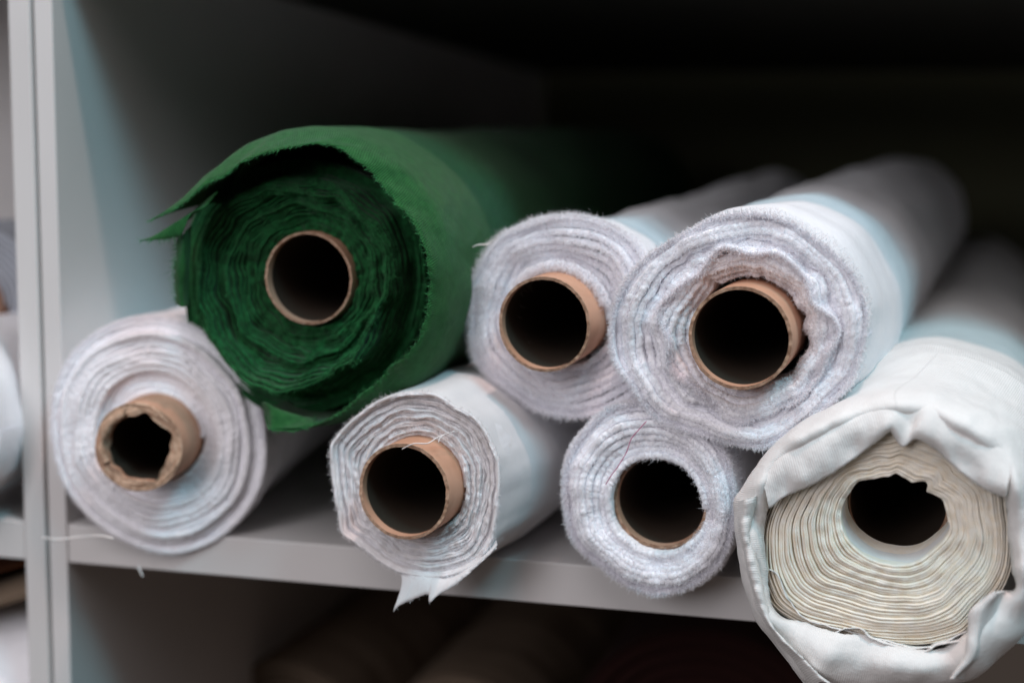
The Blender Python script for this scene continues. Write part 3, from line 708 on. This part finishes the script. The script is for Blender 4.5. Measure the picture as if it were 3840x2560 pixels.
# right hand fold
Ro = [(1495, 1098), (1530, 1200), (1500, 1330), (1400, 1450), (1270, 1550)]
Rm = [(1430, 1105), (1390, 1200), (1360, 1320), (1300, 1450), (1210, 1545)]
Rh = [(1385, 1115), (1270, 1200), (1256, 1300), (1245, 1430), (1165, 1548)]
sheet(cr, [[(*c7(*p), .006) for p in Ro], [(*c7(*p), -.010) for p in Rm], [(*c7(p[0]*.5+q[0]*.5, p[1]*.5+q[1]*.5), -.019) for p, q in zip(Rm, Rh)], [(*c7(*p), -.017) for p in Rh]], n=120, m=16, name='outer_wrap', mats=[M['cream'], M['creamend']], fray=150, frayL=.0012, frayw=.0001, seed=24, wrinkle=0.0009, thick=.0009)
# crumpled pleats between coil and lower wrap
mbp = [[(245, 985), (290, 1010), (330, 1100), (345, 1200), (420, 1240), (500, 1290)], [(262, 1080), (300, 1140), (325, 1210), (400, 1262), (600, 1320)]]
sheet(cr, [[(*c7(*p), .012) for p in [(260, 1000), (300, 1050), (350, 1130), (430, 1230), (600, 1285), (800, 1335), (1050, 1380), (1245, 1300)]], [(*c7(*p), -.003) for p in [(250, 990), (300, 1030), (345, 1140), (440, 1245), (620, 1298), (820, 1350), (1040, 1392), (1250, 1310)]]],
      n=160, m=6, name='outer_wrap', mats=[M['cream'], M['creamend']], fray=100, frayL=.001, frayw=.0001, seed=25, ruff=.0006)
sheet(cr, [[(*c7(*p), .012) for p in [(590, 1305), (660, 1290), (740, 1300), (800, 1340), (900, 1375), (1040, 1400), (1100, 1350), (1262, 1330)]], [(*c7(*p), -.006) for p in [(585, 1315), (640, 1292), (720, 1296), (765, 1340), (900, 1385), (1030, 1410), (1110, 1375), (1262, 1350)]]],
      n=160, m=6, name='outer_wrap', mats=[M['cream'], M['creamend']], fray=100, frayL=.001, frayw=.0001, seed=26, ruff=.0003)


# ------------------------------------------------------------------ background rolls in the other compartments
def plain_roll(label, c, D, vp, R, L, m, me, seed, N=7):
    q = Roll('fabric_roll', label, c, D, vp)
    mb = MB()
    ed = lambda th, u, l: noise1(th, seed, [(2, .001), (5, .0008), (9, .0006)], .5, l)
    wb = lambda th, u, l: 4*u*(1-u)*noise1(th, seed+1, [(2, .0008), (5, .0008)], .3, l)
    wound(mb, const(.031), const(R-.001), N, (R-.031)/N*.8, ed, wb, nth=160, mi=1)
    body(mb, const(R), R, L, lambda a: 0*a, seed=seed, nth=120)
    mb.build('fabric', [M[m], M[me]], q.t)
    tube(q.t, -.012, L-.01, .030, seed=seed+3)
    return q


plain_roll('pinkish white fabric roll at the left photo edge, lower and brighter of two', (-205, 985), 1.0, (1600, 389), .0655, .32, 'terry', 'terry', 101)
plain_roll('shaded grey fabric roll at the left photo edge, behind and above a white one', (-70, 700), 1.16, (1500, 389), .066, .16, 'grey', 'grey', 105)
plain_roll('dim taupe roll below the shelf, under the muslin flap', (660, 1720), 1.36, (2150, 400), .085, .6, 'taupe', 'taupe', 111)
plain_roll('dim taupe roll below the shelf, under the fluffy roll with pink thread', (1060, 1760), 1.36, (2150, 400), .09, .6, 'taupe', 'taupe', 115)
plain_roll('very dark maroon fabric roll in the compartment below the cream roll', (1620, 1760), 1.2, (2150, 400), .12, .6, 'maroon', 'maroon', 119)
# folded cloth stack lower left
q = thing('folded_cloth', 'pale folded cloth with a rust coloured hem in the lower compartment at the left edge', 'cloth', (-.62, .015, -.128))


def fold_mesh(z0, z1, m, name, y0=0., sl=.0):
    mb = MB(); n, mm = 40, 24; X = np.linspace(-.10, .030, n)[:, None]; K = np.linspace(0, 1, mm)[None]
    zz = z0+(z1-z0)*np.sin(K*math.pi/2)+sl*(X+.1)+.0025*np.sin(X*70)*K
    yy = y0+.12*(1-np.cos(K*math.pi/2))-.01*np.sin(K*math.pi)
    mb.grid(np.stack([X+0*K, yy+0*X, zz], -1), flip=True)
    Zb = np.stack([X[:, 0], np.full(n, y0+.12), np.full(n, z1)+sl*(X[:, 0]+.1)], 1); Zc = Zb.copy(); Zc[:, 1] += .2
    mb.grid(np.stack([Zb, Zc], 1), flip=True)
    return mb.build(name, M[m], q)


fold_mesh(-.06, .030, 'terry', 'cloth_layer', .0, .15); fold_mesh(.02, .046, 'taupe', 'cloth_layer', .012, .35); fold_mesh(.0465, .049, 'brown', 'hem', .010, .35)

# loose threads on the shelf
mb = MB(); pt = [P(96, 1234, .985), P(135, 1238, .99), P(180, 1233, .985), P(230, 1230, .965), P(262, 1236, .955)]
o_ = np.array(pt).mean(0); tube_line(mb, [p-o_ for p in pt], .0007)
t_ = tag(mb.build('thread', M['thread']), 'cream thread lying level across the left post beside the crumpled core roll', 'thread'); t_.location = o_
mb = MB(); pt = [P(318, 1300, 1.0), P(322, 1310, .998), P(328, 1322, .998)]
o_ = np.array(pt).mean(0); tube_line(mb, [p-o_ for p in pt], .0007)
t_ = tag(mb.build('thread', M['thread']), 'short white thread end hanging from the lower edge of the shelf board', 'thread'); t_.location = o_
